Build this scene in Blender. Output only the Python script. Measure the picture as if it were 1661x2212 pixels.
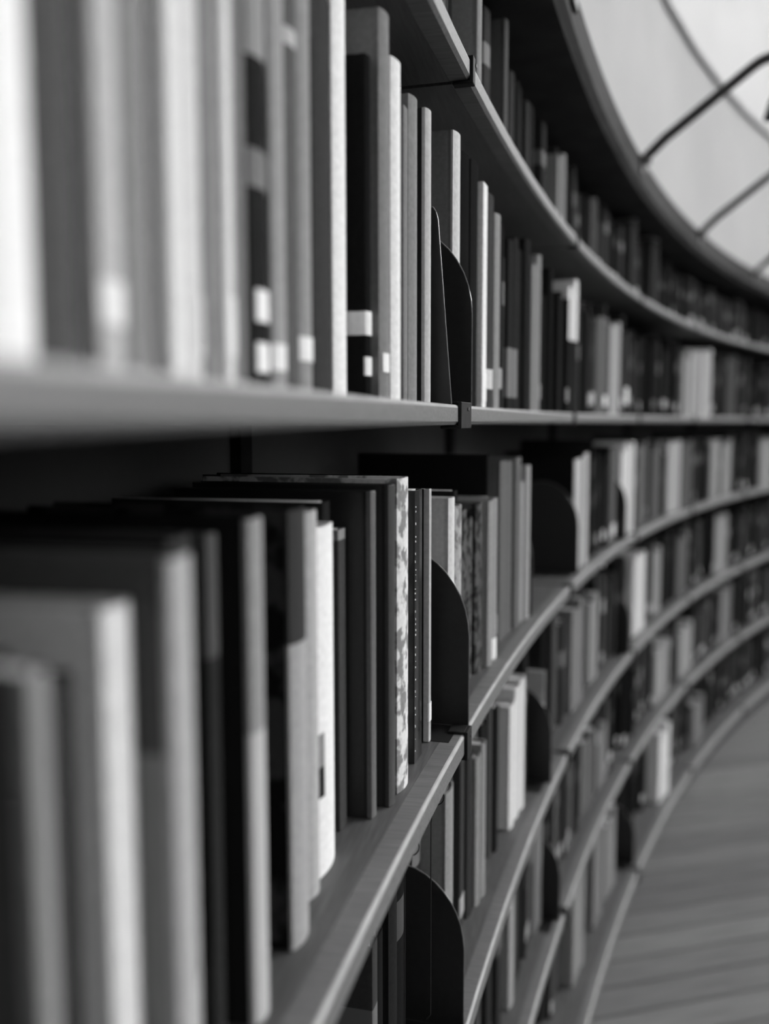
import bpy, bmesh, math, random
import numpy as np
from mathutils import Matrix, Vector

for o in list(bpy.data.objects):
    bpy.data.objects.remove(o)
scn = bpy.context.scene
COL = scn.collection

# ------------------------------------------------------------------ camera
R = 10.857          # radius of the shelf fronts in the round reading room
CD = 0.1341         # camera to shelf front
H = 1.47            # camera height above the floor
FPX, PITCH, ROLL, YAW = 2000.0, -0.0970, -0.0020, -0.1848
CAM = np.array([-(R - CD), 0.0, H])
_fw = np.array([math.sin(YAW) * math.cos(PITCH), math.cos(YAW) * math.cos(PITCH), math.sin(PITCH)])
_r = np.array([math.cos(YAW), -math.sin(YAW), 0.0])
_u = np.cross(_r, _fw)
RT = _r * math.cos(ROLL) + _u * math.sin(ROLL)
UP = -_r * math.sin(ROLL) + _u * math.cos(ROLL)
cam_d = bpy.data.cameras.new('camera')
cam = bpy.data.objects.new('camera', cam_d)
COL.objects.link(cam)
scn.camera = cam
cam.matrix_world = Matrix(((RT[0], UP[0], -_fw[0], CAM[0]), (RT[1], UP[1], -_fw[1], CAM[1]),
                           (RT[2], UP[2], -_fw[2], CAM[2]), (0, 0, 0, 1)))
cam_d.sensor_fit = 'VERTICAL'
cam_d.sensor_height = 36.0
cam_d.lens = FPX / 2212 * 36.0
cam_d.clip_start = 0.01
cam_d.clip_end = 100
cam_d.dof.use_dof = True
cam_d.dof.focus_distance = 0.90
cam_d.dof.aperture_fstop = 2.3

# ------------------------------------------------------------------ world, exposure
w = bpy.data.worlds.new('sky')
scn.world = w
w.use_nodes = True
w.node_tree.nodes['Background'].inputs[0].default_value = (0.8, 0.8, 0.8, 1)
w.node_tree.nodes['Background'].inputs[1].default_value = 0.3
vs = scn.view_settings
vs.view_transform = 'Standard'
vs.look = 'None'
vs.exposure = -0.04
vs.gamma = 1.0
vs.use_curve_mapping = False
WINDOW_STRENGTH = 52.0
WINDOW_ANGLES = [1.55 + 0.22 * i for i in range(5)]

# ------------------------------------------------------------------ pixel helpers (directions only)
def ray(x, y):
    return _fw + RT * (x - 830.5) / FPX - UP * (y - 1106) / FPX

def cyl(x, y, rho):
    """arc length along the shelf and height where the pixel's ray meets the cylinder rho behind the shelf fronts"""
    d = ray(x, y)
    Rr = R + rho
    A = d[0] ** 2 + d[1] ** 2
    B = 2 * (CAM[0] * d[0] + CAM[1] * d[1])
    C = CAM[0] ** 2 + CAM[1] ** 2 - Rr ** 2
    t = (-B + math.sqrt(max(B * B - 4 * A * C, 0))) / 2 / A
    P = CAM + d * t
    return math.atan2(P[1], -P[0]) * R, P[2]

def pt(s, rho, z):
    a = s / R
    return Vector((-(R + rho) * math.cos(a), (R + rho) * math.sin(a), z))

def project(P):
    v = np.array(P) - CAM
    d = v @ _fw
    return 830.5 + FPX * (v @ RT) / d, 1106 - FPX * (v @ UP) / d, d

def frame(s, rho, z):
    """matrix: x along the shelf, y into the shelf, z up"""
    return Matrix.Translation(pt(s, rho, z)) @ Matrix.Rotation(math.pi / 2 - s / R, 4, 'Z')

# ------------------------------------------------------------------ materials
def new_mat(name):
    m = bpy.data.materials.new(name)
    m.use_nodes = True
    nt = m.node_tree
    b = nt.nodes['Principled BSDF']
    return m, nt, b

def ramp(nt, fac, stops, interp='LINEAR'):
    n = nt.nodes.new('ShaderNodeValToRGB')
    n.color_ramp.interpolation = interp
    e = n.color_ramp.elements
    while len(e) < len(stops):
        e.new(0.5)
    for k, (p, v) in enumerate(stops):
        e[k].position = p
        e[k].color = (v, v, v, 1)
    nt.links.new(fac, n.inputs[0])
    return n.outputs[0]

def noise(nt, scale, detail=4, coord='Object', vec_scale=None):
    tc = nt.nodes.new('ShaderNodeTexCoord')
    out = tc.outputs[coord]
    if vec_scale:
        mp = nt.nodes.new('ShaderNodeMapping')
        mp.inputs['Scale'].default_value = vec_scale
        nt.links.new(out, mp.inputs[0])
        out = mp.outputs[0]
    n = nt.nodes.new('ShaderNodeTexNoise')
    n.inputs['Scale'].default_value = scale
    n.inputs['Detail'].default_value = detail
    nt.links.new(out, n.inputs['Vector'])
    return n.outputs['Fac']

def bump(nt, b, h, strength, dist=0.001):
    n = nt.nodes.new('ShaderNodeBump')
    n.inputs['Strength'].default_value = strength
    n.inputs['Distance'].default_value = dist
    nt.links.new(h, n.inputs['Height'])
    nt.links.new(n.outputs[0], b.inputs['Normal'])

def mottled(name, lo, hi, scale, rough=0.6, spec=0.4, vec_scale=None, coord='Object', bmp=0.0):
    m, nt, b = new_mat(name)
    f = noise(nt, scale, 5, coord, vec_scale)
    nt.links.new(ramp(nt, f, [(0.3, lo), (0.7, hi)]), b.inputs['Base Color'])
    b.inputs['Roughness'].default_value = rough
    b.inputs['Specular IOR Level'].default_value = spec
    if bmp:
        bump(nt, b, f, bmp)
    return m

M = {}
M['shelf_wood'] = mottled('shelf_wood', 0.065, 0.105, 9, 0.5, 0.4, (40, 2.5, 40), bmp=0.15)
M['lipping_wood'] = mottled('lipping_wood', 0.11, 0.175, 9, 0.5, 0.3, (3, 40, 40), bmp=0.12)
M['arris_highlight'] = mottled('arris_highlight', 0.30, 0.42, 30, 0.4, 0.4)  # edge highlight of the lipping, painted as a lighter tone
M['dark_wood'] = mottled('dark_wood', 0.035, 0.055, 5, 0.75, 0.05, (3, 3, 30))
M['back_panel'] = mottled('back_panel', 0.11, 0.15, 4, 0.8, 0.2)
M['black_steel'] = mottled('black_steel', 0.010, 0.016, 120, 0.42, 0.5, bmp=0.1)
M['steel_rim'] = mottled('steel_rim', 0.12, 0.2, 120, 0.3, 0.5)
M['bracket_steel'] = mottled('bracket_steel', 0.014, 0.024, 60, 0.6, 0.12)
M['wire'] = mottled('wire', 0.12, 0.2, 90, 0.35, 0.5)
M['lamp_metal'] = mottled('lamp_metal', 0.03, 0.045, 30, 0.5, 0.4)
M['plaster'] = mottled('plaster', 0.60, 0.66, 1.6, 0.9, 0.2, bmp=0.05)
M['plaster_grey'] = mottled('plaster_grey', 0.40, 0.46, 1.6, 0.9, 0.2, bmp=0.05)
M['ceiling'] = mottled('ceiling', 0.62, 0.68, 1.0, 0.9, 0.2)
M['paper'] = mottled('paper', 0.45, 0.60, 40, 0.9, 0.1, (1, 1, 1))
M['label_white'] = mottled('label_white', 0.80, 0.88, 200, 0.6, 0.3)
M['card_white'] = mottled('card_white', 0.74, 0.82, 100, 0.6, 0.3)
M['floor_sub'] = mottled('floor_sub', 0.015, 0.02, 4, 0.7, 0.2)
M['plank_a'] = mottled('plank_a', 0.139, 0.195, 5, 0.46, 0.25, (1.2, 14, 14))
M['plank_b'] = mottled('plank_b', 0.115, 0.162, 5, 0.46, 0.25, (1.2, 14, 14))
M['plank_c'] = mottled('plank_c', 0.162, 0.220, 5, 0.46, 0.25, (1.2, 14, 14))
M['frame_paint'] = mottled('frame_paint', 0.5, 0.55, 5, 0.5, 0.4)

def pane_mat():
    m, nt, b = new_mat('daylit_glass')
    b.inputs['Base Color'].default_value = (0.8, 0.8, 0.8, 1)
    b.inputs['Emission Color'].default_value = (1, 1, 1, 1)
    b.inputs['Emission Strength'].default_value = WINDOW_STRENGTH
    return m
M['pane'] = pane_mat()

_bm_cache = {}
def book_mat(tone, rough=0.5, bands=(), h=0.25, pattern=None):
    """cover stock: an even grey with a little cloth grain; bands = printed fields, plain tone changes and painted highlights (z0, z1, tone) in metres"""
    key = (round(tone, 3), round(rough, 2), tuple(bands), round(h, 3) if bands else 0, pattern)
    if key in _bm_cache:
        return _bm_cache[key]
    m, nt, b = new_mat('book_cover_stock')
    f = noise(nt, 220, 3)
    col = ramp(nt, f, [(0.3, tone * 0.9), (0.7, min(tone * 1.08, 0.92))])
    if bands or pattern:
        tc = nt.nodes.new('ShaderNodeTexCoord')
        sep = nt.nodes.new('ShaderNodeSeparateXYZ')
        nt.links.new(tc.outputs['Object'], sep.inputs[0])
        zz = sep.outputs['Z']
    for (z0, z1, bt) in bands:
        g = nt.nodes.new('ShaderNodeMath'); g.operation = 'GREATER_THAN'
        nt.links.new(zz, g.inputs[0]); g.inputs[1].default_value = z0
        l = nt.nodes.new('ShaderNodeMath'); l.operation = 'LESS_THAN'
        nt.links.new(zz, l.inputs[0]); l.inputs[1].default_value = z1
        mu = nt.nodes.new('ShaderNodeMath'); mu.operation = 'MULTIPLY'
        nt.links.new(g.outputs[0], mu.inputs[0]); nt.links.new(l.outputs[0], mu.inputs[1])
        mx = nt.nodes.new('ShaderNodeMix'); mx.data_type = 'RGBA'
        nt.links.new(mu.outputs[0], mx.inputs['Factor'])
        nt.links.new(col, mx.inputs['A'])
        mx.inputs['B'].default_value = (bt, bt, bt, 1)
        col = mx.outputs['Result']
    if pattern:
        lo, hi, sc = pattern
        n2 = noise(nt, sc, 3)
        k = ramp(nt, n2, [(0.44, lo), (0.52, hi)])
        mx = nt.nodes.new('ShaderNodeMix'); mx.data_type = 'RGBA'; mx.blend_type = 'MULTIPLY'
        mx.inputs['Factor'].default_value = 1
        nt.links.new(col, mx.inputs['A']); nt.links.new(k, mx.inputs['B'])
        col = mx.outputs['Result']
    nt.links.new(col, b.inputs['Base Color'])
    b.inputs['Roughness'].default_value = rough
    b.inputs['Specular IOR Level'].default_value = 0.4 if rough < .36 else 0.0
    bump(nt, b, f, 0.12)
    _bm_cache[key] = m
    return m

# ------------------------------------------------------------------ object helpers
def link_mesh(name, verts, faces, mat, parent=None, matrix=None, smooth=False, bevel=0):
    me = bpy.data.meshes.new(name)
    me.from_pydata([tuple(v) for v in verts], [], faces)
    bm = bmesh.new(); bm.from_mesh(me)
    bmesh.ops.recalc_face_normals(bm, faces=bm.faces)
    bm.to_mesh(me); bm.free()
    if mat is not None:
        me.materials.append(mat)
    if smooth:
        me.polygons.foreach_set('use_smooth', [True] * len(me.polygons))
        me.set_sharp_from_angle(angle=math.radians(32))
    o = bpy.data.objects.new(name, me)
    COL.objects.link(o)
    if parent is not None:
        o.parent = parent
    if matrix is not None:
        o.matrix_local = matrix
    if bevel:
        md = o.modifiers.new('bevel', 'BEVEL')
        md.width = bevel; md.segments = 2; md.limit_method = 'ANGLE'; md.angle_limit = math.radians(50)
    return o

def empty(name, matrix=None, label=None, cat=None, group=None):
    o = bpy.data.objects.new(name, None)
    o.empty_display_size = 0.05
    COL.objects.link(o)
    if matrix is not None:
        o.matrix_world = matrix
    tag(o, label, cat, group)
    return o

def tag(o, label=None, cat=None, group=None, kind=None):
    if label: o['label'] = label
    if cat: o['category'] = cat
    if group: o['group'] = group
    if kind: o['kind'] = kind
    return o

def box_vf(x0, x1, y0, y1, z0, z1):
    v = [(x0, y0, z0), (x1, y0, z0), (x1, y1, z0), (x0, y1, z0), (x0, y0, z1), (x1, y0, z1), (x1, y1, z1), (x0, y1, z1)]
    f = [(0, 3, 2, 1), (4, 5, 6, 7), (0, 1, 5, 4), (1, 2, 6, 5), (2, 3, 7, 6), (3, 0, 4, 7)]
    return v, f

def ring_vf(s0, s1, profile, n, closed=False):
    """sweep a closed (rho, z) profile along the round wall from arc s0 to s1"""
    V, F = [], []
    k = len(profile)
    for i in range(n + (0 if closed else 1)):
        s = s0 + (s1 - s0) * i / n
        for (rho, z) in profile:
            V.append(pt(s, rho, z))
    m = n if closed else n
    tot = n if closed else n + 1
    for i in range(m):
        a, b = i * k, ((i + 1) % tot) * k
        for j in range(k):
            F.append((a + j, a + (j + 1) % k, b + (j + 1) % k, b + j))
    if not closed:
        F.append(tuple(range(k - 1, -1, -1)))
        F.append(tuple(n * k + j for j in range(k)))
    return V, F

def tube_vf(path, rad, n=8):
    P = [Vector(p) for p in path]
    V, F = [], []
    ref = Vector((0.3, 0.2, 0.93)).normalized()
    for i, p in enumerate(P):
        t = (P[min(i + 1, len(P) - 1)] - P[max(i - 1, 0)]).normalized()
        if abs(t.dot(ref)) > 0.95:
            ref2 = Vector((1, 0, 0))
        else:
            ref2 = ref
        a = t.cross(ref2).normalized(); b = t.cross(a).normalized()
        for j in range(n):
            th = 2 * math.pi * j / n
            V.append(p + a * math.cos(th) * rad + b * math.sin(th) * rad)
    for i in range(len(P) - 1):
        for j in range(n):
            F.append((i * n + j, i * n + (j + 1) % n, (i + 1) * n + (j + 1) % n, (i + 1) * n + j))
    F.append(tuple(range(n - 1, -1, -1)))
    F.append(tuple((len(P) - 1) * n + j for j in range(n)))
    return V, F

# ------------------------------------------------------------------ the round room
CIRC = 2 * math.pi * R
def disc(name, rad, z, mat, n=96):
    V = [(rad * math.cos(2 * math.pi * i / n), rad * math.sin(2 * math.pi * i / n), z) for i in range(n)]
    return link_mesh(name, V, [tuple(range(n))], mat)

floor = tag(disc('floor', R + 0.4, -0.012, M['floor_sub']), 'dark wooden plank floor of the round reading room', None, None, 'structure')
ceiling = tag(disc('ceiling', R + 2.2, 11.2, M['ceiling']), 'white ceiling high over the round reading room', None, None, 'structure')

PAR_Z0, PAR_Z1 = H + 0.60, H + 1.385
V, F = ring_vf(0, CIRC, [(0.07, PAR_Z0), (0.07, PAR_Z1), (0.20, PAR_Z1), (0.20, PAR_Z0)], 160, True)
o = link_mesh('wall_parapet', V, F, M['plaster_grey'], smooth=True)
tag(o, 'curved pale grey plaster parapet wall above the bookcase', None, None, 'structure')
V, F = ring_vf(0, CIRC, [(0.05, PAR_Z1), (0.05, PAR_Z1 + 0.014), (0.22, PAR_Z1 + 0.014), (0.22, PAR_Z1)], 160, True)
o = link_mesh('trim_1', V, F, M['plaster_grey'], smooth=True)
tag(o, 'thin pale grey coping along the top of the curved parapet', None, None, 'structure')
V, F = ring_vf(0, CIRC, [(0.20, PAR_Z0), (0.20, PAR_Z0 + 0.12), (2.0, PAR_Z0 + 0.12), (2.0, PAR_Z0)], 160, True)
o = link_mesh('floor_gallery', V, F, M['dark_wood'])
tag(o, 'gallery floor behind the white parapet', None, None, 'structure')
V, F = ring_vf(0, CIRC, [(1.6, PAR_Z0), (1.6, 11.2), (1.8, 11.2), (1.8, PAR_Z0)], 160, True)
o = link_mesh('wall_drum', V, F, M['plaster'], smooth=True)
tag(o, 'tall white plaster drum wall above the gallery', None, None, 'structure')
# lower wall behind and beyond the bookcase
V, F = ring_vf(0, CIRC, [(0.29, 0), (0.29, PAR_Z0 + 0.02), (0.40, PAR_Z0 + 0.02), (0.40, 0)], 160, True)
o = link_mesh('wall_lower', V, F, M['back_panel'], smooth=True)
tag(o, 'dark curved wall behind the bookcase', None, None, 'structure')

# tall daylight windows high in the drum, across the room
for i, a in enumerate(WINDOW_ANGLES):
    s = a * R
    fr = frame(s, 1.57, 6.6)
    wn = empty('window_%d' % (i + 1), fr)
    tag(wn, 'tall daylit window high in the white drum wall', None, None, 'structure')
    ww, wh = 1.7, 3.8
    V, F = box_vf(-ww / 2, ww / 2, 0.0, 0.02, 0, wh)
    link_mesh('pane', V, F, M['pane'], wn)
    V, F = [], []
    for (x0, x1, z0, z1) in [(-ww / 2 - .08, -ww / 2, -.08, wh + .08), (ww / 2, ww / 2 + .08, -.08, wh + .08), (-ww / 2, ww / 2, -.08, 0),
                             (-ww / 2, ww / 2, wh, wh + .08), (-.025, .025, 0, wh), (-ww / 2, ww / 2, wh * .33, wh * .33 + .04), (-ww / 2, ww / 2, wh * .66, wh * .66 + .04)]:
        v, f = box_vf(x0, x1, -0.04, 0.01, z0, z1)
        n = len(V); V += v; F += [tuple(q + n for q in ff) for ff in f]
    link_mesh('window_frame', V, F, M['frame_paint'], wn)

# floor planks, laid across the aisle beside the bookcase
p0 = Vector(ray(1358, 1973)); p1 = Vector(ray(1661, 1926))
q0 = Vector(CAM) + p0 * (-H / p0.z); q1 = Vector(CAM) + p1 * (-H / p1.z)
pd = (q1 - q0); pd.z = 0; pd.normalize()
pang = math.atan2(pd.y, pd.x)
pn = Vector((-pd.y, pd.x, 0))
PW = 0.105
rngp = random.Random(5)
plank_me = {}
for kk in ('plank_a', 'plank_b', 'plank_c'):
    bmv, bmf = [], []
    L, g, b_ = 3.4, 0.0028, 0.003
    x0, x1, y0, y1 = 0, L, g, PW - g
    bmv = [(x0, y0, -0.012), (x1, y0, -0.012), (x1, y1, -0.012), (x0, y1, -0.012),
           (x0, y0, -b_), (x1, y0, -b_), (x1, y1, -b_), (x0, y1, -b_),
           (x0, y0 + b_, 0), (x1, y0 + b_, 0), (x1, y1 - b_, 0), (x0, y1 - b_, 0)]
    bmf = [(0, 1, 5, 4), (2, 3, 7, 6), (4, 5, 9, 8), (6, 7, 11, 10), (8, 9, 10, 11), (0, 4, 8, 11, 7, 3), (1, 2, 6, 10, 9, 5)]
    me = bpy.data.meshes.new('plank'); me.from_pydata(bmv, [], bmf); me.materials.append(M[kk])
    bm = bmesh.new(); bm.from_mesh(me); bmesh.ops.recalc_face_normals(bm, faces=bm.faces); bm.to_mesh(me); bm.free()
    plank_me[kk] = me
for i in range(-26, 56):
    base = q0 + pn * (PW * i)
    # start of the plank at the plinth (radius R), measured back along the plank direction
    bb = base.x * pd.x + base.y * pd.y
    cc = base.x ** 2 + base.y ** 2 - (R + 0.0) ** 2
    disc_ = bb * bb - cc
    if disc_ <= 0: continue
    t = -bb - math.sqrt(disc_)
    st = base + pd * t
    o = bpy.data.objects.new('plank', plank_me[rngp.choice(['plank_a', 'plank_b', 'plank_c'])])
    COL.objects.link(o)
    o.parent = floor
    o.location = (st.x, st.y, 0)
    o.rotation_euler = (0, 0, pang)

# ------------------------------------------------------------------ the curved bookcase
# board tops, relative to the camera height
ROWS = {'Z': 0.3595, 'A': 0.0166, 'B': -0.330, 'C': -0.6786, 'D': -1.0204, 'E': -1.3549}
THICK = {'Z': 0.020, 'A': 0.0195, 'B': 0.024, 'C': 0.024, 'D': 0.024, 'E': 0.034}
FRONT = {'Z': 0.0, 'A': 0.0, 'B': 0.0, 'C': 0.0, 'D': 0.0, 'E': -0.03}
DEPTH = 0.262
S0, S1 = -1.0, 12.3
case = empty('curved_bookcase', frame(0.96, 0.1, 0), 'long curved dark wooden bookcase with pale-edged shelves following the round wall', 'bookcase')
def part(name, V, F, mat, parent=case, bevel=0, smooth=False):
    me = link_mesh(name, V, F, mat, None, None, smooth, bevel)
    me.parent = parent
    me.matrix_parent_inverse = case.matrix_world.inverted() if parent is case else Matrix()
    return me

joints = [0.965]
j = 0.965
while j < S1:
    j += 0.93
    joints.append(j)
joints = [0.965 - 0.93 * 2, 0.965 - 0.93] + joints
GAP = 0.004
for k, zt in ROWS.items():
    z1 = H + zt; z0 = z1 - THICK[k]; fr_ = FRONT[k]
    row_joints = [0.935 if (k == 'A' and abs(q - 0.965) < 1e-6) else q for q in joints]
    for a, b in zip(row_joints[:-1], row_joints[1:]):
        bd = part('shelf_board', *ring_vf(a + GAP, b - GAP, [(fr_ + 0.021, z0), (fr_ + 0.021, z1), (DEPTH, z1), (DEPTH, z0)], 10), M['shelf_wood'])
        c = 0.0032
        arc_ = [(fr_ + c - c * math.cos(q * math.pi / 8), z1 - c + c * math.sin(q * math.pi / 8)) for q in range(5)]
        lp = part('edge_lipping', *ring_vf(a + GAP, b - GAP, [(fr_ + c, z0), (fr_, z0 + c)] + arc_ + [
                                                               (fr_ + 0.0208, z1), (fr_ + 0.0208, z0)], 10), M['lipping_wood'], bd, smooth=True)
        lp.data.materials.append(M['arris_highlight'])
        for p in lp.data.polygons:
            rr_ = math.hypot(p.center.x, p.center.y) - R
            if rr_ < fr_ + c * .97 and p.center.z > z1 - c and rr_ > fr_ - .001: p.material_index = 1  # rounded top edge takes the painted highlight
    for jn in row_joints[1:-1]:
        # steel clip that joins two boards at the front
        V, F = [], []
        cw = 0.006 if k == 'Z' else 0.027 if (k == 'A' and jn == 0.935) else 0.0125
        for (x0, x1, y0, y1, za, zb) in [(-cw, cw, -0.0035 + fr_, 0.0005 + fr_, z0 - 0.004, z1 + 0.003), (-cw, cw, fr_, 0.018 + fr_, z0 - 0.004, z0 - 0.001),
                                         (-cw, cw, fr_, 0.018 + fr_, z1 + 0.0005, z1 + 0.003)]:
            v, f = box_vf(x0, x1, y0, y1, za, zb)
            n = len(V); V += v; F += [tuple(q + n for q in ff) for ff in f]
        Mx = frame(jn, 0, 0)
        br = part('shelf_bracket', [Mx @ Vector(v) for v in V], F, M['bracket_steel'], bevel=0.001)
        sc = []
        V, F = [], []
        for dz in (0.006, -0.001):
            ring = [Vector((0.006 + 0.002 * math.cos(t * math.pi / 4), -0.0035 + fr_, (z0 + z1) / 2 + dz + 0.002 * math.sin(t * math.pi / 4))) for t in range(8)]
            n = len(V)
            V += [Mx @ v for v in ring] + [Mx @ (v + Vector((0, -0.0012, 0))) for v in ring]
            F += [(n + t, n + (t + 1) % 8, n + 8 + (t + 1) % 8, n + 8 + t) for t in range(8)] + [tuple(n + 8 + t for t in range(8))]
            break
        s_ = part('screw', V, F, M['wire'], br)
        # back post
for jn in joints[1:-1]:
    V, F = box_vf(-0.015, 0.015, DEPTH - 0.012, DEPTH + 0.02, 0.0, H + 0.6)
    Mx = frame(jn, 0, 0)
    part('upright_post', [Mx @ Vector(v) for v in V], F, M['bracket_steel'])
V, F = ring_vf(S0, S1, [(DEPTH + 0.001, 0), (DEPTH + 0.001, H + 0.6), (DEPTH + 0.02, H + 0.6), (DEPTH + 0.02, 0)], 110)
part('back_panel', V, F, M['back_panel'], smooth=True)
V, F = ring_vf(S0, S1, [(0.01, 0), (0.01, H + ROWS['E'] - THICK['E']), (0.03, H + ROWS['E'] - THICK['E']), (0.03, 0)], 110)
part('plinth', V, F, M['dark_wood'], smooth=True)
V, F = ring_vf(S0, S1, [(-0.042, H + 0.60), (-0.042, H + 0.66), (-0.036, H + 0.665), (0.069, H + 0.665), (0.069, H + 0.615), (0.282, H + 0.598), (0.282, H + 0.585), (-0.03, H + 0.585)], 110)
part('cornice', V, F, M['dark_wood'], smooth=True)

# lamp arms above the cornice
for s in (1.49, 2.50, 3.517, 4.53, 5.55):
    fr = frame(s, -0.042, H + 0.66)
    lab = None
    if abs(s - 2.5) < .1: lab = 'black lamp arm with bent tip rising from the cornice, nearest in view'
    elif abs(s - 3.517) < .1: lab = 'black lamp arm on the cornice, second in view'
    elif abs(s - 4.53) < .1: lab = 'black lamp arm on the cornice at the right picture edge'
    elif s < 2: lab = 'black lamp arm on the cornice just above the picture'
    else: lab = 'black lamp arm on the cornice just beyond the right picture edge'
    la = empty('lamp_arm', fr, lab, 'lamp', 'lamp arms along the cornice')
    path = [(0, -0.0135, -0.02), (0, -0.016, 0.0)]
    n = 6
    path += [(0, -0.016 - 0.239 * t / n, 0.008 + 0.170 * t / n) for t in range(1, n + 1)]
    path += [(0, -0.268, 0.186), (0, -0.281, 0.191), (0, -0.295, 0.193), (0, -0.306, 0.190), (0, -0.313, 0.182), (0, -0.316, 0.168), (0, -0.317, 0.15)]
    V, F = tube_vf(path, 0.0125, 10)
    link_mesh('arm', V, F, M['lamp_metal'], la, smooth=True)
    V, F = box_vf(-0.022, 0.022, -0.0075, -0.0006, -0.045, 0.0)
    link_mesh('mounting_plate', V, F, M['lamp_metal'], la, bevel=0.003)
    # small bell shade at the tip
    prof = [(0.006, 0.155), (0.012, 0.15), (0.014, 0.13), (0.016, 0.118), (0.040, 0.095), (0.058, 0.06), (0.060, 0.052), (0.057, 0.052), (0.038, 0.09), (0.012, 0.112)]
    V, F = [], []
    for i in range(20):
        th = 2 * math.pi * i / 20
        for (rr, z) in prof:
            V.append((rr * math.cos(th) * 0.6, -0.317 - 0.0 + rr * math.sin(th) * 0.6, z))
    k = len(prof)
    for i in range(20):
        for jx in range(k - 1):
            a, b = i * k, ((i + 1) % 20) * k
            F.append((a + jx, a + jx + 1, b + jx + 1, b + jx))
    link_mesh('lamp_shade', V, F, M['lamp_metal'], la, smooth=True)

# ------------------------------------------------------------------ books
def book_profile(t, wd, style):
    """outer outline of a cover in plan, from back left edge round the spine to back right edge"""
    b = min(0.0025, t * 0.2)
    if style == 'hard':
        bulge = min(0.0055, t * 0.22)
        out = [(0, wd), (0, 0.013), (0.0007, 0.010), (0.0011, 0.008), (0.0004, 0.006)]
        n = 7
        for i in range(n + 1):
            u = i / n
            x = t * (0.5 - 0.5 * math.cos(math.pi * u)) if False else t * u
            y = bulge * (1 - math.sin(math.pi * (0.08 + 0.84 * u)) ** 0.8)
            out.append((x, y))
        out += [(t - 0.0004, 0.006), (t - 0.0011, 0.008), (t - 0.0007, 0.010), (t, 0.013), (t, wd)]
        lo, hi = 5, 5 + n
    else:
        c = min(0.0014, t * .2)
        out = [(0, wd), (0, 0.006), (0, c), (c * .3, c * .3), (c, 0), (t / 2, -0.0002), (t - c, 0), (t - c * .3, c * .3), (t, c), (t, 0.006), (t, wd)]
        lo, hi = 2, 8
        b = min(0.0009, t * .12)
    cx = t / 2
    inn = []
    for (x, y) in out:
        xi = b if x < b else (t - b if x > t - b else x)
        yi = y if abs(y - wd) < 1e-6 else max(y + b, b) if y < 0.006 else y
        inn.append((xi, yi))
    return out, inn, lo, hi, b

def offset_path(P, d):
    Q = []
    for i in range(len(P)):
        a = P[max(i - 1, 0)]; b = P[min(i + 1, len(P) - 1)]
        tx, ty = b[0] - a[0], b[1] - a[1]
        L = math.hypot(tx, ty) + 1e-9
        Q.append((P[i][0] + ty / L * d, P[i][1] - tx / L * d))
    return Q

def cover_vf(t, wd, h, style):
    out, inn, lo, hi, b = book_profile(t, wd, style)
    n = len(out)
    V = [(x, y, 0) for x, y in out] + [(x, y, 0) for x, y in inn] + [(x, y, h) for x, y in out] + [(x, y, h) for x, y in inn]
    F = []
    for i in range(n - 1):
        F.append((i, i + 1, 2 * n + i + 1, 2 * n + i))
        F.append((n + i, n + i + 1, 3 * n + i + 1, 3 * n + i))
        F.append((i, i + 1, n + i + 1, n + i))
        F.append((2 * n + i, 2 * n + i + 1, 3 * n + i + 1, 3 * n + i))
    for e in (0, n - 1):
        F.append((e, n + e, 3 * n + e, 2 * n + e))
    return V, F

def pages_vf(t, wd, h, style):
    b = min(0.0025, t * 0.2) if style == 'hard' else min(0.0009, t * .12)
    i = 0.003 if style == 'hard' else 0.0
    zt = h - i if style == 'hard' else h - 0.0003
    y0 = 0.0065
    # slight hollow at the head so leaves read, with a rounded back
    V, F = box_vf(b + 0.0002, t - b - 0.0002, y0, wd - (0.003 if style == 'hard' else -0.0), i if style == 'hard' else 0.0003, zt)
    return V, F

def label_vf(t, wd, style, z0, z1, wrap=0.0, frac=(0, 1)):
    out, inn, lo, hi, b = book_profile(t, wd, style)
    P = out[lo:hi + 1]
    m = len(P) - 1
    a = int(round(frac[0] * m)); c = int(round(frac[1] * m))
    P = P[a:max(c, a + 1) + 1]
    if wrap:
        pre = [(0, wrap)] + [q for q in out[1:lo] if q[1] < wrap]
        P = pre + P
    Q = offset_path(P, 0.0006); Q0 = offset_path(P, 0.00005)
    n = len(Q)
    V = [(x, y, z0) for x, y in Q] + [(x, y, z1) for x, y in Q] + [(x, y, z0) for x, y in Q0] + [(x, y, z1) for x, y in Q0]
    F = [(i, i + 1, n + i + 1, n + i) for i in range(n - 1)] + [(2 * n + i, 2 * n + i + 1, 3 * n + i + 1, 3 * n + i) for i in range(n - 1)]
    F += [(i, i + 1, 2 * n + i + 1, 2 * n + i) for i in range(n - 1)] + [(n + i, n + i + 1, 3 * n + i + 1, 3 * n + i) for i in range(n - 1)]
    F += [(0, n, 3 * n, 2 * n), (n - 1, 2 * n - 1, 4 * n - 1, 3 * n - 1)]
    return V, F

BOOKS = []
rng = random.Random(11)
YREF = {'Z': 300, 'A': 600, 'B': 1350, 'C': 1650, 'D': 1650, 'E': 1700}
CLEAR = {'Z': 0.215, 'A': 0.305, 'B': 0.310, 'C': 0.312, 'D': 0.305, 'E': 0.300}
DARKS = [0.012, 0.014, 0.018, 0.022, 0.03, 0.04, 0.05]

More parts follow.
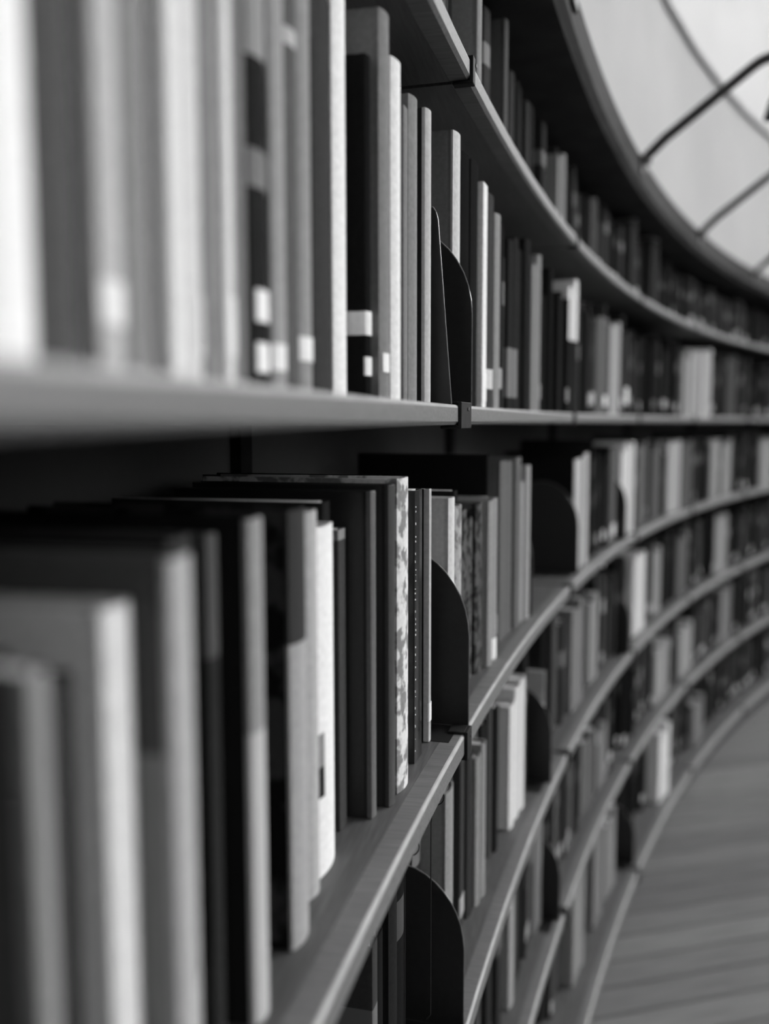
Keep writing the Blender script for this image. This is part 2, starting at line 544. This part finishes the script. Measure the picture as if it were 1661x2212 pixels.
def filler(row, sa, sb, tones=DARKS, rho=(0.042, 0.068)):
    s = sa
    out = []
    while sb - s > 0.011:
        t = min(rng.choice([0.014, 0.018, 0.022, 0.026, 0.03, 0.034, 0.04]), sb - s)
        if sb - s - t < 0.011: t = sb - s
        h = CLEAR[row] * rng.uniform(0.68, 0.93)
        out.append(dict(row=row, s0=s + 0.0004, s1=s + t - 0.0004, rho=rng.uniform(*rho) - (0.02 if (s > .97 and row in 'AB') else 0), h=h, tone=rng.choice(tones),
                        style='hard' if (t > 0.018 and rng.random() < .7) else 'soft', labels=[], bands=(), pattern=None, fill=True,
                        rough=rng.choice([.5, .6, .7])))
        s += t
    for b in out:
        if rng.random() < 0.3:
            z = rng.uniform(0.012, 0.03)
            b['labels'].append((z, z + 0.028, 0, (0, 1), 0.35))
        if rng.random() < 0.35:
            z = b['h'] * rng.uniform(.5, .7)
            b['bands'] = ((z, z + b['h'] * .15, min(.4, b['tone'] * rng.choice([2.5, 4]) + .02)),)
    return out

def row_books(row, entries, s_start, s_end, tones=DARKS, blocked=()):
    """entries: (spine left px, spine right px, rho, top px or None, tone, options)"""
    base = H + ROWS[row]
    cur = s_start
    res = []
    def fill_to(sb, **k):
        nonlocal cur
        segs = [(cur, sb)]
        for (ba, bb) in blocked:
            ns = []
            for (a, b) in segs:
                if bb <= a or ba >= b: ns.append((a, b))
                else:
                    if ba > a: ns.append((a, ba))
                    if bb < b: ns.append((bb, b))
            segs = ns
        for (a, b) in segs:
            if b - a > 0.011:
                res.extend(filler(row, a, b, tones))
        cur = sb
    for e in entries:
        xl, xr, rho, ytop, tone = e[:5]
        op = e[5] if len(e) > 5 else {}
        yr = op.get('y', YREF[row])
        if rho is None:      # near cover shows: find how far it stands proud of its neighbour
            lo_, hi_ = -0.0, 0.09
            for _ in range(40):
                mid = (lo_ + hi_) / 2
                if cyl(xl, yr, mid)[0] > cur: hi_ = mid
                else: lo_ = mid
            rho = (lo_ + hi_) / 2
        s1 = cyl(xr, yr, rho)[0]
        s0 = cyl(xl, yr, rho)[0]
        s0 = max(s0, cur)
        if op.get('join'):
            s0 = cur
        elif s0 - cur > 0.012 and not op.get('nofill'):
            fill_to(s0)
        elif s0 - cur > 0.012:
            cur = s0
        elif op.get('join'):
            s0 = cur
        if s1 - s0 < 0.006: s1 = s0 + 0.006
        if ytop is None: h = op.get('h', 0.27)
        else:
            h = cyl(xr, ytop, rho)[1] - base
        h = min(max(h, 0.12), CLEAR[row])
        lab = []
        for (ya, yb, wrap, frac, *tn) in op.get('labels', []):
            za = cyl((xl + xr) / 2, yb, rho)[1] - base; zb = cyl((xl + xr) / 2, ya, rho)[1] - base
            lab.append((max(za, .004), min(zb, h - .003), wrap, frac, tn[0] if tn else 0.85))
        bands = []
        for (ya, yb, tn) in op.get('bands', []):
            za = cyl((xl + xr) / 2, yb, rho)[1] - base; zb = cyl((xl + xr) / 2, ya, rho)[1] - base
            bands.append((round(za, 4), round(zb, 4), tn))
        bbands = []
        for (ya, yb, tn) in op.get('boardbands', []):
            bbands.append((round(cyl(xl, yb, rho)[1] - base, 4), round(cyl(xl, ya, rho)[1] - base, 4), tn))
        t = s1 - s0
        nsp = max(1, int(math.ceil(t / op.get('maxt', 0.052))))
        for q in range(nsp):
          sa_, sb_ = s0 + t * q / nsp, s0 + t * (q + 1) / nsp
          last = q == nsp - 1
          res.append(dict(row=row, s0=sa_ + 0.0003, s1=sb_ - 0.0003, rho=rho + (0 if last else rng.uniform(.001, .006)), h=h * (1 if last else rng.uniform(.9, 1)), tone=tone, style=op.get('style', 'hard' if t > 0.014 else 'soft'),
                        labels=lab if last else [], bands=tuple(bands), pattern=op.get('pattern'), fill=False, rough=op.get('rough', 0.6), desc=op.get('desc') if last else None, board=op.get('board'), boardpat=op.get('boardpat'), boardbands=tuple(bbands), spinepat=op.get('spinepat'),
                        lean=op.get('lean', 0)))
        cur = s1
    if s_end > cur: fill_to(s_end)
    for k, b in enumerate(res): b['idx'] = k
    BOOKS.extend(res)
    return res

W, LG, MG, DG, BK = 0.80, 0.42, 0.20, 0.07, 0.014
FULL = (0, 1)
rowA = row_books('A', [
    (-60, 96, .026, None, .85, dict(h=.27, desc='broad out-of-focus white book at the left picture edge')),
    (96, 190, .034, None, .09, dict(h=.26, desc='blurred dark grey book beside the broad white one at the left edge')),
    (190, 279, .028, None, .52, dict(h=.27, labels=[(606, 702, 0, FULL)], desc='blurred light grey book with one wide white spine label')),
    (279, 340, .034, None, .26, dict(h=.27, desc='blurred mid grey book just right of the wide white label')),
    (340, 398, .028, None, .78, dict(h=.275)),
    (398, 450, .028, None, .68, dict(h=.27, labels=[(640, 770, 0, (.5, 1))])),
    (450, 470, .032, None, .3, dict(h=.25)),
    (470, 508, .028, None, .75, dict(h=.27, labels=[(640, 770, 0, FULL)])),
    (508, 545, .034, None, .17, dict(h=.26)),
    (545, 590, .032, None, .025, dict(h=.27, bands=[(-40, 135, .3), (330, 412, .2)], labels=[(628, 697, 0, (.15, .85)), (742, 806, 0, (.15, .85))],
                                     desc='black book carrying two white spine labels one above the other')),
    (590, 628, .030, None, .33, dict(h=.27, labels=[(745, 802, 0, (0, .55))])),
    (628, 652, .033, None, .12, dict(h=.27, bands=[(75, 112, .5)])),
    (652, 682, .032, None, .3, dict(h=.27, labels=[(730, 782, 0, FULL)])),
    (682, 726, .043, None, .05, dict(h=.27)),
    (726, 757, .042, None, .86, dict(h=.285, desc='bright white book rising out of the top of the picture left of centre')),
    (794, 805, None, 132, .012, dict(labels=[(675, 726, .03, FULL), (773, 813, .003, FULL)], desc='black book with a white band label wrapped round its spine')),
    (828, 848, None, 50, .22, dict(labels=[(765, 806, 0, (.1, .6))], desc='tall grey cloth book standing highest beside the black banded one')),
    (853, 872, None, 150, .8, dict(desc='pale book with rounded head right of the tall grey one')),
    (872, 881, .028, 238, .2, dict(style='soft')),
    (890, 907, None, 225, .24, dict(rough=.5, desc='grey book in clear wrap, second left of the black bookend')),
    (924, 935, None, 246, .5, dict(rough=.5, board=.03, desc='dark book with a pale spine touching the black bookend')),
    (984, 998, .022, 298, .6, dict(nofill=True, board=.2, desc='wide grey book leaning over the rounded bookend past the shelf joint')),  # spine paler than the boards: its lit edge is put into the tone
    (1001, 1018, .026, 345, .014, {}),
    (1018, 1036, .024, 360, .018, {}),
    (1037, 1052, .020, 402, .82, dict(style='soft', labels=[(806, 836, 0, FULL), (840, 868, 0, FULL)], desc='thin white book, brightest right of the shelf joint')),
    (1056, 1070, .022, 430, .06, dict(labels=[(800, 842, 0, FULL, .6)])),
    (1070, 1084, .020, 470, .28, {}),
    (1106, 1122, .026, 520, .03, dict(bands=[(755, 860, .22)])),
    (1126, 1150, .026, 525, .022, {}),
    (1158, 1171, .022, 555, .28, {}),
    (1238, 1252, .022, 610, .03, dict(bands=[(600, 738, .8)], desc='black book with a tall white field on its upper spine')),
    (1298, 1318, .026, 690, .14, dict(labels=[(855, 877, 0, FULL)])),
    (1329, 1345, .022, 700, .42, {}),
    (1351, 1365, .03, 720, .05, dict(labels=[(838, 873, 0, FULL)])),
    (1484, 1502, .024, 757, .32, dict(bands=[(760, 775, .2)])),
    (1503, 1522, .024, 757, .36, {}),
    (1526, 1545, .024, 757, .45, {}),
    (1580, 1600, .03, 770, .1, {}),
], 0.10, 9.0, blocked=[(0.886, 0.992), (1.79, 1.92), (2.76, 2.85), (3.66, 3.78)])
rowB = row_books('B', [
    (55, 105, .024, 1440, .26, dict(board=.09, desc='blurred grey book cut by the left picture edge on the shelf below eye level')),
    (105, 165, .040, None, .04, dict(h=.24)),
    (232, 300, None, 1295, .80, dict(desc='blurred book with a broad white spine, shortest on the shelf below eye level')),
    (380, 428, None, 1195, .45, dict(board=.10, boardbands=[(1645, 2600, .26)], desc='blurred book with a pale spine and a cover lighter towards the bottom')),  # boards darker above, lighter below
    (455, 480, .045, 1150, .03, dict(bands=[(1150, 1420, .09)])),  # lighter upper field paints a faint highlight on the spine
    (548, 580, .030, 1115, .30, dict(board=.015, bands=[(1580, 2300, .5)], desc='dark-covered book with a bright narrow spine, tall on the shelf below eye level')),
    (636, 672, .033, 1095, .36, dict(board=.05, boardpat=(.2, 1.0, 25), bands=[(1050, 1385, .05)], pattern=None, desc='book whose spine is black above and pale below')),
    (672, 695, .043, 1100, .42, dict(join=True)),
    (697, 730, .046, 1128, .82, dict(join=True, maxt=.1, labels=[(1570, 1640, 0, (0, .35), .25), (1640, 1705, 0, (0, .35), .03)], desc='bright white book with a small dark mark low on its spine')),
    (732, 748, .056, 1140, .06, dict(style='soft', bands=[(1135, 1165, .25)])),
    (806, 816, .036, 1060, .13, dict(board=.018, rough=.33, desc='broad black book with a thin grey spine edge')),
    (846, 858, .027, 1046, .05, dict(board=.018, rough=.33, desc='black book left of the patterned pale one')),
    (866, 889, .026, 1030, .72, dict(pattern=(.35, 1.0, 55), rough=.4, desc='pale book with a grey flower pattern down its spine')),
    (896, 912, .031, 1056, .02, dict(maxt=.2, style='soft', rough=.25, desc='thin black book in crinkled clear wrap')),
    (927, 932, .031, 1056, .5, dict(maxt=.2, board=.015, style='soft', rough=.25, labels=[(1517, 1556, .0, FULL)], desc='black book with one small white label beside the rounded bookend')),  # pale spine tone paints the highlight along its right edge
    (974, 985, .026, 1074, .66, dict(nofill=True, desc='pale book rising behind the rounded bookend')),
    (986, 1000, .024, 1090, .40, dict(pattern=(.5, 1.0, 60))),
    (1004, 1044, .030, 1085, .10, dict(pattern=(.3, 1.0, 70))),
    (1056, 1075, .020, 1076, .30, dict(labels=[(1384, 1452, 0, (0, .5))])),
    (1090, 1126, .026, 988, .13, dict(desc='tall grey book reaching almost to the shelf above, right of centre')),
    (1127, 1144, .022, 1006, .36, {}),
    (1243, 1268, .016, 980, .46, dict(board=.012, nofill=True, lean=-.02, desc='bright leaning book right after the wide dark gap')),
    (1312, 1326, .03, 965, .12, dict(labels=[(1135, 1160, 0, FULL, .7)])),
    (1340, 1364, .022, 955, .62, {}),
    (1372, 1390, .03, 955, .14, {}),
    (1404, 1420, .03, 955, .12, {}),
    (1438, 1462, .024, 952, .40, {}),
    (1470, 1485, .03, 952, .16, {}),
    (1527, 1543, .024, 950, .32, {}),
    (1552, 1568, .026, 950, .28, {}),
    (1632, 1658, .024, 945, .3, {}),
], 0.10, 9.0, blocked=[(0.93, 0.985), (1.50, 1.92), (2.670, 2.728), (3.72, 3.80)])
rowC = row_books('C', [
    (968, 984, .035, 1690, .26, dict(y=1850)),
    (1036, 1052, .035, 1600, .26, dict(y=1750)),
    (1108, 1136, .034, 1460, .66, dict(y=1600)),
    (1140, 1152, .055, 1500, .1, dict(y=1600)),
    (1156, 1174, .034, 1455, .42, dict(y=1600)),
    (1240, 1262, .035, 1290, .2, dict(y=1400)),
    (1278, 1292, .04, 1280, .3, dict(y=1400)),
    (1374, 1396, .03, 1190, .62, dict(y=1230)),
    (1414, 1428, .04, 1180, .26, dict(y=1250)),
    (1466, 1486, .04, 1150, .16, dict(y=1200)),
    (1550, 1572, .035, 1110, .28, dict(y=1160)),
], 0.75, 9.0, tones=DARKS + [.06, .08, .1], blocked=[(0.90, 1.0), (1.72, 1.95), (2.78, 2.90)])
rowD = row_books('D', [
    (1104, 1114, .04, 1780, .3, dict(y=2000)),
    (1160, 1172, .04, 1750, .2, dict(y=1900)),
    (1262, 1286, .045, 1570, .14, dict(y=1620)),
    (1294, 1312, .04, 1560, .22, dict(y=1620)),
    (1418, 1446, .04, 1380, .26, dict(y=1440)),
    (1470, 1496, .04, 1340, .26, dict(y=1400)),
    (1560, 1580, .04, 1260, .2, dict(y=1300)),
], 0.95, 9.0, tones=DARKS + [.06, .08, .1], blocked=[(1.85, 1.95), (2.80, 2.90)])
rowE = row_books('E', [
    (1246, 1266, .02, 1790, .26, dict(y=1900)),
    (1288, 1304, .02, 1760, .2, dict(y=1850)),
    (1312, 1330, .02, 1740, .24, dict(y=1850)),
    (1430, 1447, .0, 1560, .72, dict(y=1650, desc='bright white book on the lowest shelf')),
    (1500, 1520, .02, 1500, .22, dict(y=1560)),
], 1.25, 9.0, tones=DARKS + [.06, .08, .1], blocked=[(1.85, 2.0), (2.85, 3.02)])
rowZ = row_books('Z', [
    (1036, 1044, .02, None, .3, dict(y=80, h=.2)),
    (1094, 1100, .03, None, .12, dict(y=120, h=.2)),
    (1212, 1224, .02, 338, .26, dict(y=400)),
    (1280, 1290, .03, 430, .10, dict(y=500)),
    (1369, 1379, .02, 440, .05, dict(y=460, bands=[(440, 476, .4)])),
    (1414, 1426, .02, 478, .05, dict(y=500, bands=[(478, 520, .5)])),
], 0.6, 9.0, tones=[.02, .028, .035, .045, .055], blocked=[(0.90, 1.0), (1.80, 1.92)])

# which books show largest
ONES = 'zeroth first second third fourth fifth sixth seventh eighth ninth tenth eleventh twelfth thirteenth fourteenth fifteenth sixteenth seventeenth eighteenth nineteenth'.split()
TENS = {2: 'twent', 3: 'thirt', 4: 'fort', 5: 'fift', 6: 'sixt', 7: 'sevent', 8: 'eight', 9: 'ninet'}
def ordinal(n):
    if n < 20: return ONES[n]
    if n < 100:
        return TENS[n // 10] + ('ieth' if n % 10 == 0 else 'y-' + ONES[n % 10])
    return 'hundred-and-' + ordinal(n - 100) if n > 100 else 'hundredth'
ROWNAME = {'Z': 'shelf above eye level', 'A': 'eye-level shelf', 'B': 'shelf below eye level', 'C': 'third shelf up',
           'D': 'second shelf up', 'E': 'lowest shelf'}
def tone_word(b):
    t = b['tone']
    return 'white' if t > .55 else 'pale grey' if t > .33 else 'grey' if t > .14 else 'dark grey' if t > .05 else 'black'
def seen(b):
    zc = H + ROWS[b['row']] + b['h'] / 2
    x, y, d = project(pt(b['s1'], b['rho'], zc))
    x0, _, _ = project(pt(b['s0'], b['rho'], zc))
    if d <= 0.1 or x < -30 or x0 > 1690: return 0
    y0 = max(y - b['h'] * FPX / d / 2, 0); y1 = min(y + b['h'] * FPX / d / 2, 2212)
    if y1 <= y0: return 0
    return (y1 - y0) * (max(x - x0, 0) + 6.0) * (1.0 if not b['fill'] else 0.75)
for b in BOOKS: b['seen'] = seen(b)
ranked = sorted(BOOKS, key=lambda b: -b['seen'])
solo = [b for b in ranked[:290] if b['seen'] > 0]
solo_ids = {id(b) for b in solo}
rest = [b for b in BOOKS if id(b) not in solo_ids]

def make_book(b, name='book'):
    t = b['s1'] - b['s0']
    wd = b.get('wd') or min(0.17 + 0.04 * ((b['h'] * 37) % 1), DEPTH - b['rho'] - 0.03)
    sm = (b['s0'] + b['s1']) / 2
    Mx = frame(sm, b['rho'], H + ROWS[b['row']] + 0.0004) @ Matrix.Translation((-t / 2, 0, 0))
    if b.get('lean'):
        Mx = Mx @ Matrix.Translation((0, 0, t * abs(b['lean']))) @ Matrix.Rotation(b['lean'], 4, 'Y')
    e = empty('book', Mx)
    V, F = cover_vf(t, wd, b['h'], b['style'])
    x, y, d = project(pt(sm, b['rho'], H))
    cvr = link_mesh('cover', V, F, book_mat(b['tone'], b['rough'], b['bands'], b['h'], b['pattern']), e, smooth=True, bevel=0.0009 if d < 1.5 else 0)
    if b.get('board') is not None:
        me = cvr.data
        me.materials.append(book_mat(b['board'], b['rough'], b.get('boardbands') or (), b['h'], b.get('boardpat')))
        for p in me.polygons:
            if p.center.y > (0.0055 if b['style'] == 'hard' else 0.004): p.material_index = 1
    V, F = pages_vf(t, wd, b['h'], b['style'])
    link_mesh('pages', V, F, M['paper'], e)
    if b.get('desc', None) and 'crinkled' in b['desc']:  # glints on the clear wrap, painted as small pale boxes
        V, F = [], []
        z = 0.012
        r2 = random.Random(3)
        while z < b['h'] - .006:
            x_ = r2.uniform(.0004, .0016)
            v, f = box_vf(x_, x_ + r2.uniform(.0006, .0016), -0.0006, 0.0004, z, z + r2.uniform(.0006, .0024))
            n = len(V); V += v; F += [tuple(q + n for q in ff) for ff in f]
            z += r2.choice([.0045, .006, .0075, .012])
        o = link_mesh('wrap_glints', V, F, M['card_white'], e)
        o['label'] = 'row of small painted glints along the wrapped spine'
    for (z0, z1, wrap, frac, tn) in b['labels']:
        if z1 - z0 < .004: continue
        V, F = label_vf(t, wd, b['style'], z0, z1, wrap, frac)
        o = link_mesh('spine_label', V, F, M['label_white'] if tn > .75 else book_mat(tn, .6), cvr, smooth=True)
        if tn > .6: o['label'] = 'white spine label'
    return e

for row, lst in (('A', rowA), ('B', rowB), ('C', rowC), ('D', rowD), ('E', rowE), ('Z', rowZ)):
    left = [b for b in lst if b['s1'] < 0.97]
    right = [b for b in lst if b['s1'] >= 0.97]
    for k, b in enumerate(reversed(left)): b['pos'] = '%s left of the first shelf joint' % ordinal(k + 1)
    for k, b in enumerate(right): b['pos'] = '%s right of the first shelf joint' % ordinal(k + 1)
for b in solo:
    e = make_book(b)
    lab = b.get('desc') or '%s book on the %s, %s' % (tone_word(b), ROWNAME[b['row']], b['pos'])
    tag(e, lab, 'book', 'books on the curved shelves')

# the many smaller far books: one object
if rest:
    pal = [0.014, 0.022, 0.035, 0.055, 0.085, 0.13, 0.2, 0.3, 0.45, 0.7]
    V, F, MI, = [], [], []
    for b in rest:
        t = b['s1'] - b['s0']
        Mx = frame((b['s0'] + b['s1']) / 2, b['rho'], H + ROWS[b['row']] + 0.0004) @ Matrix.Translation((-t / 2, 0, 0))
        wd = 0.18; h = b['h']
        bl = min(.004, t * .2)
        prof = [(0, wd), (0, bl), (t * .15, bl * .4), (t * .35, 0), (t * .65, 0), (t * .85, bl * .4), (t, bl), (t, wd)]
        n = len(prof); o0 = len(V)
        V += [Mx @ Vector((x, y, 0)) for x, y in prof] + [Mx @ Vector((x, y, h)) for x, y in prof]
        mi = min(range(len(pal)), key=lambda q: abs(math.log(pal[q] / b['tone'])))
        for i in range(n):
            F.append((o0 + i, o0 + (i + 1) % n, o0 + n + (i + 1) % n, o0 + n + i)); MI.append(mi)
        F.append(tuple(o0 + n + i for i in range(n))); MI.append(mi)
        F.append(tuple(o0 + i for i in range(n - 1, -1, -1))); MI.append(mi)
        for (z0, z1, wrap, frac, tn) in b['labels'][:1]:
            o1 = len(V)
            P = offset_path(prof[1:7], .0006)
            V += [Mx @ Vector((x, y, z0)) for x, y in P] + [Mx @ Vector((x, y, z1)) for x, y in P]
            for i in range(5):
                F.append((o1 + i, o1 + i + 1, o1 + 7 + i, o1 + 6 + i)); MI.append(8 if tn < .7 else 9)
        for (z0, z1, tn) in b['bands'][:1]:
            o1 = len(V)
            P = offset_path(prof[1:7], .0004)
            z1 = min(z1, h)
            V += [Mx @ Vector((x, y, z0)) for x, y in P] + [Mx @ Vector((x, y, z1)) for x, y in P]
            mb = min(range(len(pal)), key=lambda q: abs(math.log(pal[q] / tn)))
            for i in range(5):
                F.append((o1 + i, o1 + i + 1, o1 + 7 + i, o1 + 6 + i)); MI.append(mb)
    o = link_mesh('far_books', V, F, None)
    for tn in pal: o.data.materials.append(book_mat(tn, .65))
    o.data.polygons.foreach_set('material_index', MI)
    tag(o, 'many small blurred books filling the far shelves of the curved bookcase', 'books', None, 'stuff')

# ------------------------------------------------------------------ bookends
def bookend(row, s, rho0, width, height, lab, kind='round', th=0.0012, lean=0.0):
    """thin steel plate standing across the shelf (rho0 = front edge) with a foot plate"""
    near = sorted([b for b in BOOKS if b['row'] == row], key=lambda b: b['s0'])
    gaps = [(p_['s1'], q_['s0']) for p_, q_ in zip(near[:-1], near[1:])]
    if not any(a_ + .002 <= s <= b_ - .003 for a_, b_ in gaps):      # stand it in the nearest gap between books
        c_ = [(b_ - a_, a_, b_) for a_, b_ in gaps if abs((a_ + b_) / 2 - s) < .08]
        if c_:
            g_ = max(c_)
            s = g_[1] + min(.003, (g_[2] - g_[1] - th) / 2)
    e = empty('bookend', frame(s, rho0, H + ROWS[row] + 0.0005), lab, 'bookend', 'black steel bookends')
    P = []
    if kind == 'round':
        n = 20
        P.append((0, 0))
        hs = height * 0.5
        for i in range(n + 1):
            th_ = math.pi - math.pi * i / n
            P.append((width / 2 + width / 2 * math.cos(th_), hs + (height - hs) * math.sin(th_)))
        P.append((width, 0))
    else:
        P = [(0, 0)]
        P += [(0.014, height * .93), (0.0155, height * .965), (0.0185, height * .99), (0.024, height), (width * .75, height), (width * .82, height * .98), (width * .86, height * .93), (width, 0)]
    n = len(P)
    V = [(0, y, z) for y, z in P] + [(th, y, z) for y, z in P]
    F = [tuple(range(n)), tuple(range(2 * n - 1, n - 1, -1))] + [(i, (i + 1) % n, n + (i + 1) % n, n + i) for i in range(n)]
    link_mesh('plate', V, F, M['black_steel'], e)
    # rolled rim
    path = [(th / 2, y, z) for y, z in P]
    V, F = tube_vf(path, 0.0008, 6)
    o = link_mesh('rim', V, F, M['steel_rim'], e, smooth=True)
    V, F = box_vf(-0.055, 0, 0.01, width - .01, -0.0004, -0.0001)
    link_mesh('foot', V, F, M['black_steel'], e)
    return e

bookend('A', 0.893, 0.004, 0.15, 0.187, 'thin black steel bookend with slanted edge closing the near eye-level row', 'slant')
bookend('A', 0.984, 0.001, 0.17, 0.190, 'rounded black bookend behind the slanted one on the eye-level shelf')
bookend('B', 0.9795, 0.001, 0.17, 0.196, 'large rounded black bookend at the joint of the shelf below eye level')
bookend('C', 0.978, 0.004, 0.16, 0.185, 'rounded black bookend two shelves below eye level near the bottom edge')
bookend('B', cyl(1144, 1350, .022)[0] + .004, 0.020, 0.16, 0.19, 'black bookend before the wide dark gap on the shelf below eye level')
bookend('B', cyl(1243, 1350, .016)[0] - .012, 0.012, 0.16, 0.20, 'black bookend in front of the bright leaning book')
bookend('B', 2.69, 0.006, 0.16, 0.185, 'blurred rounded black bookend further along the shelf below eye level')
bookend('C', 1.724, 0.006, 0.16, 0.185, 'blurred black bookend at the gap on the third shelf up')
bookend('C', 2.784, 0.006, 0.16, 0.185, 'distant blurred black bookend on the third shelf up')
bookend('D', 1.854, 0.006, 0.16, 0.185, 'blurred black bookend on the second shelf up')
bookend('E', 2.854, -0.01, 0.16, 0.185, 'blurred black bookend on the lowest shelf')

# ------------------------------------------------------------------ hanging wire book supports
def wire_support(row, s, lab, drop=0.24, card=False):
    zt = H + ROWS[row] - THICK[row]
    e = empty('wire_book_support', frame(s, 0.006, zt), lab, 'book support', 'wire book supports under the shelves')
    V, F = box_vf(-0.0025, 0.0025, 0.0, 0.006, -0.011, -0.0005)
    link_mesh('clip', V, F, M['wire'] if not card else M['card_white'], e, bevel=0.002)
    path = [(0, 0.012, -0.004)]
    for i in range(9):
        th = math.pi * .5 + math.pi * i / 8
        path.append((0.0, 0.008 + 0.009 * math.cos(th), -0.012 + 0.009 * math.sin(th)))
    path += [(0, 0.010, -0.024), (0, 0.012, -0.04), (0, 0.012, -drop), (0, 0.016, -drop - .006)]
    V, F = tube_vf(path, 0.0006, 8)
    link_mesh('wire', V, F, M['black_steel'], e, smooth=True)
    return e
for (row, x, y, lab, card) in [
    ('B', 957, 1728, 'wire book support hooked under the near shelf, closer to the joint', False),
    ('B', 903, 1848, 'wire book support with white clip under the near shelf', True),
    ('C', 1060, 2108, 'wire book support under the third shelf up, nearest the bottom edge', True),
    ('C', 1285, 1560, 'wire book support hooked under the third shelf up, farther along', False),
    ('B', 1305, 1265, 'blurred wire book support under the far part of the shelf below eye level', True),
    ('D', 1232, 1966, 'wire book support with bright loop under the second shelf up', True),
    ('D', 1275, 1885, 'wire book support beyond the bright loop, second shelf up', False),
    ('D', 1450, 1540, 'distant wire book support under the second shelf up', True)]:
    wire_support(row, cyl(x, y, 0.006)[0], lab, card=card)
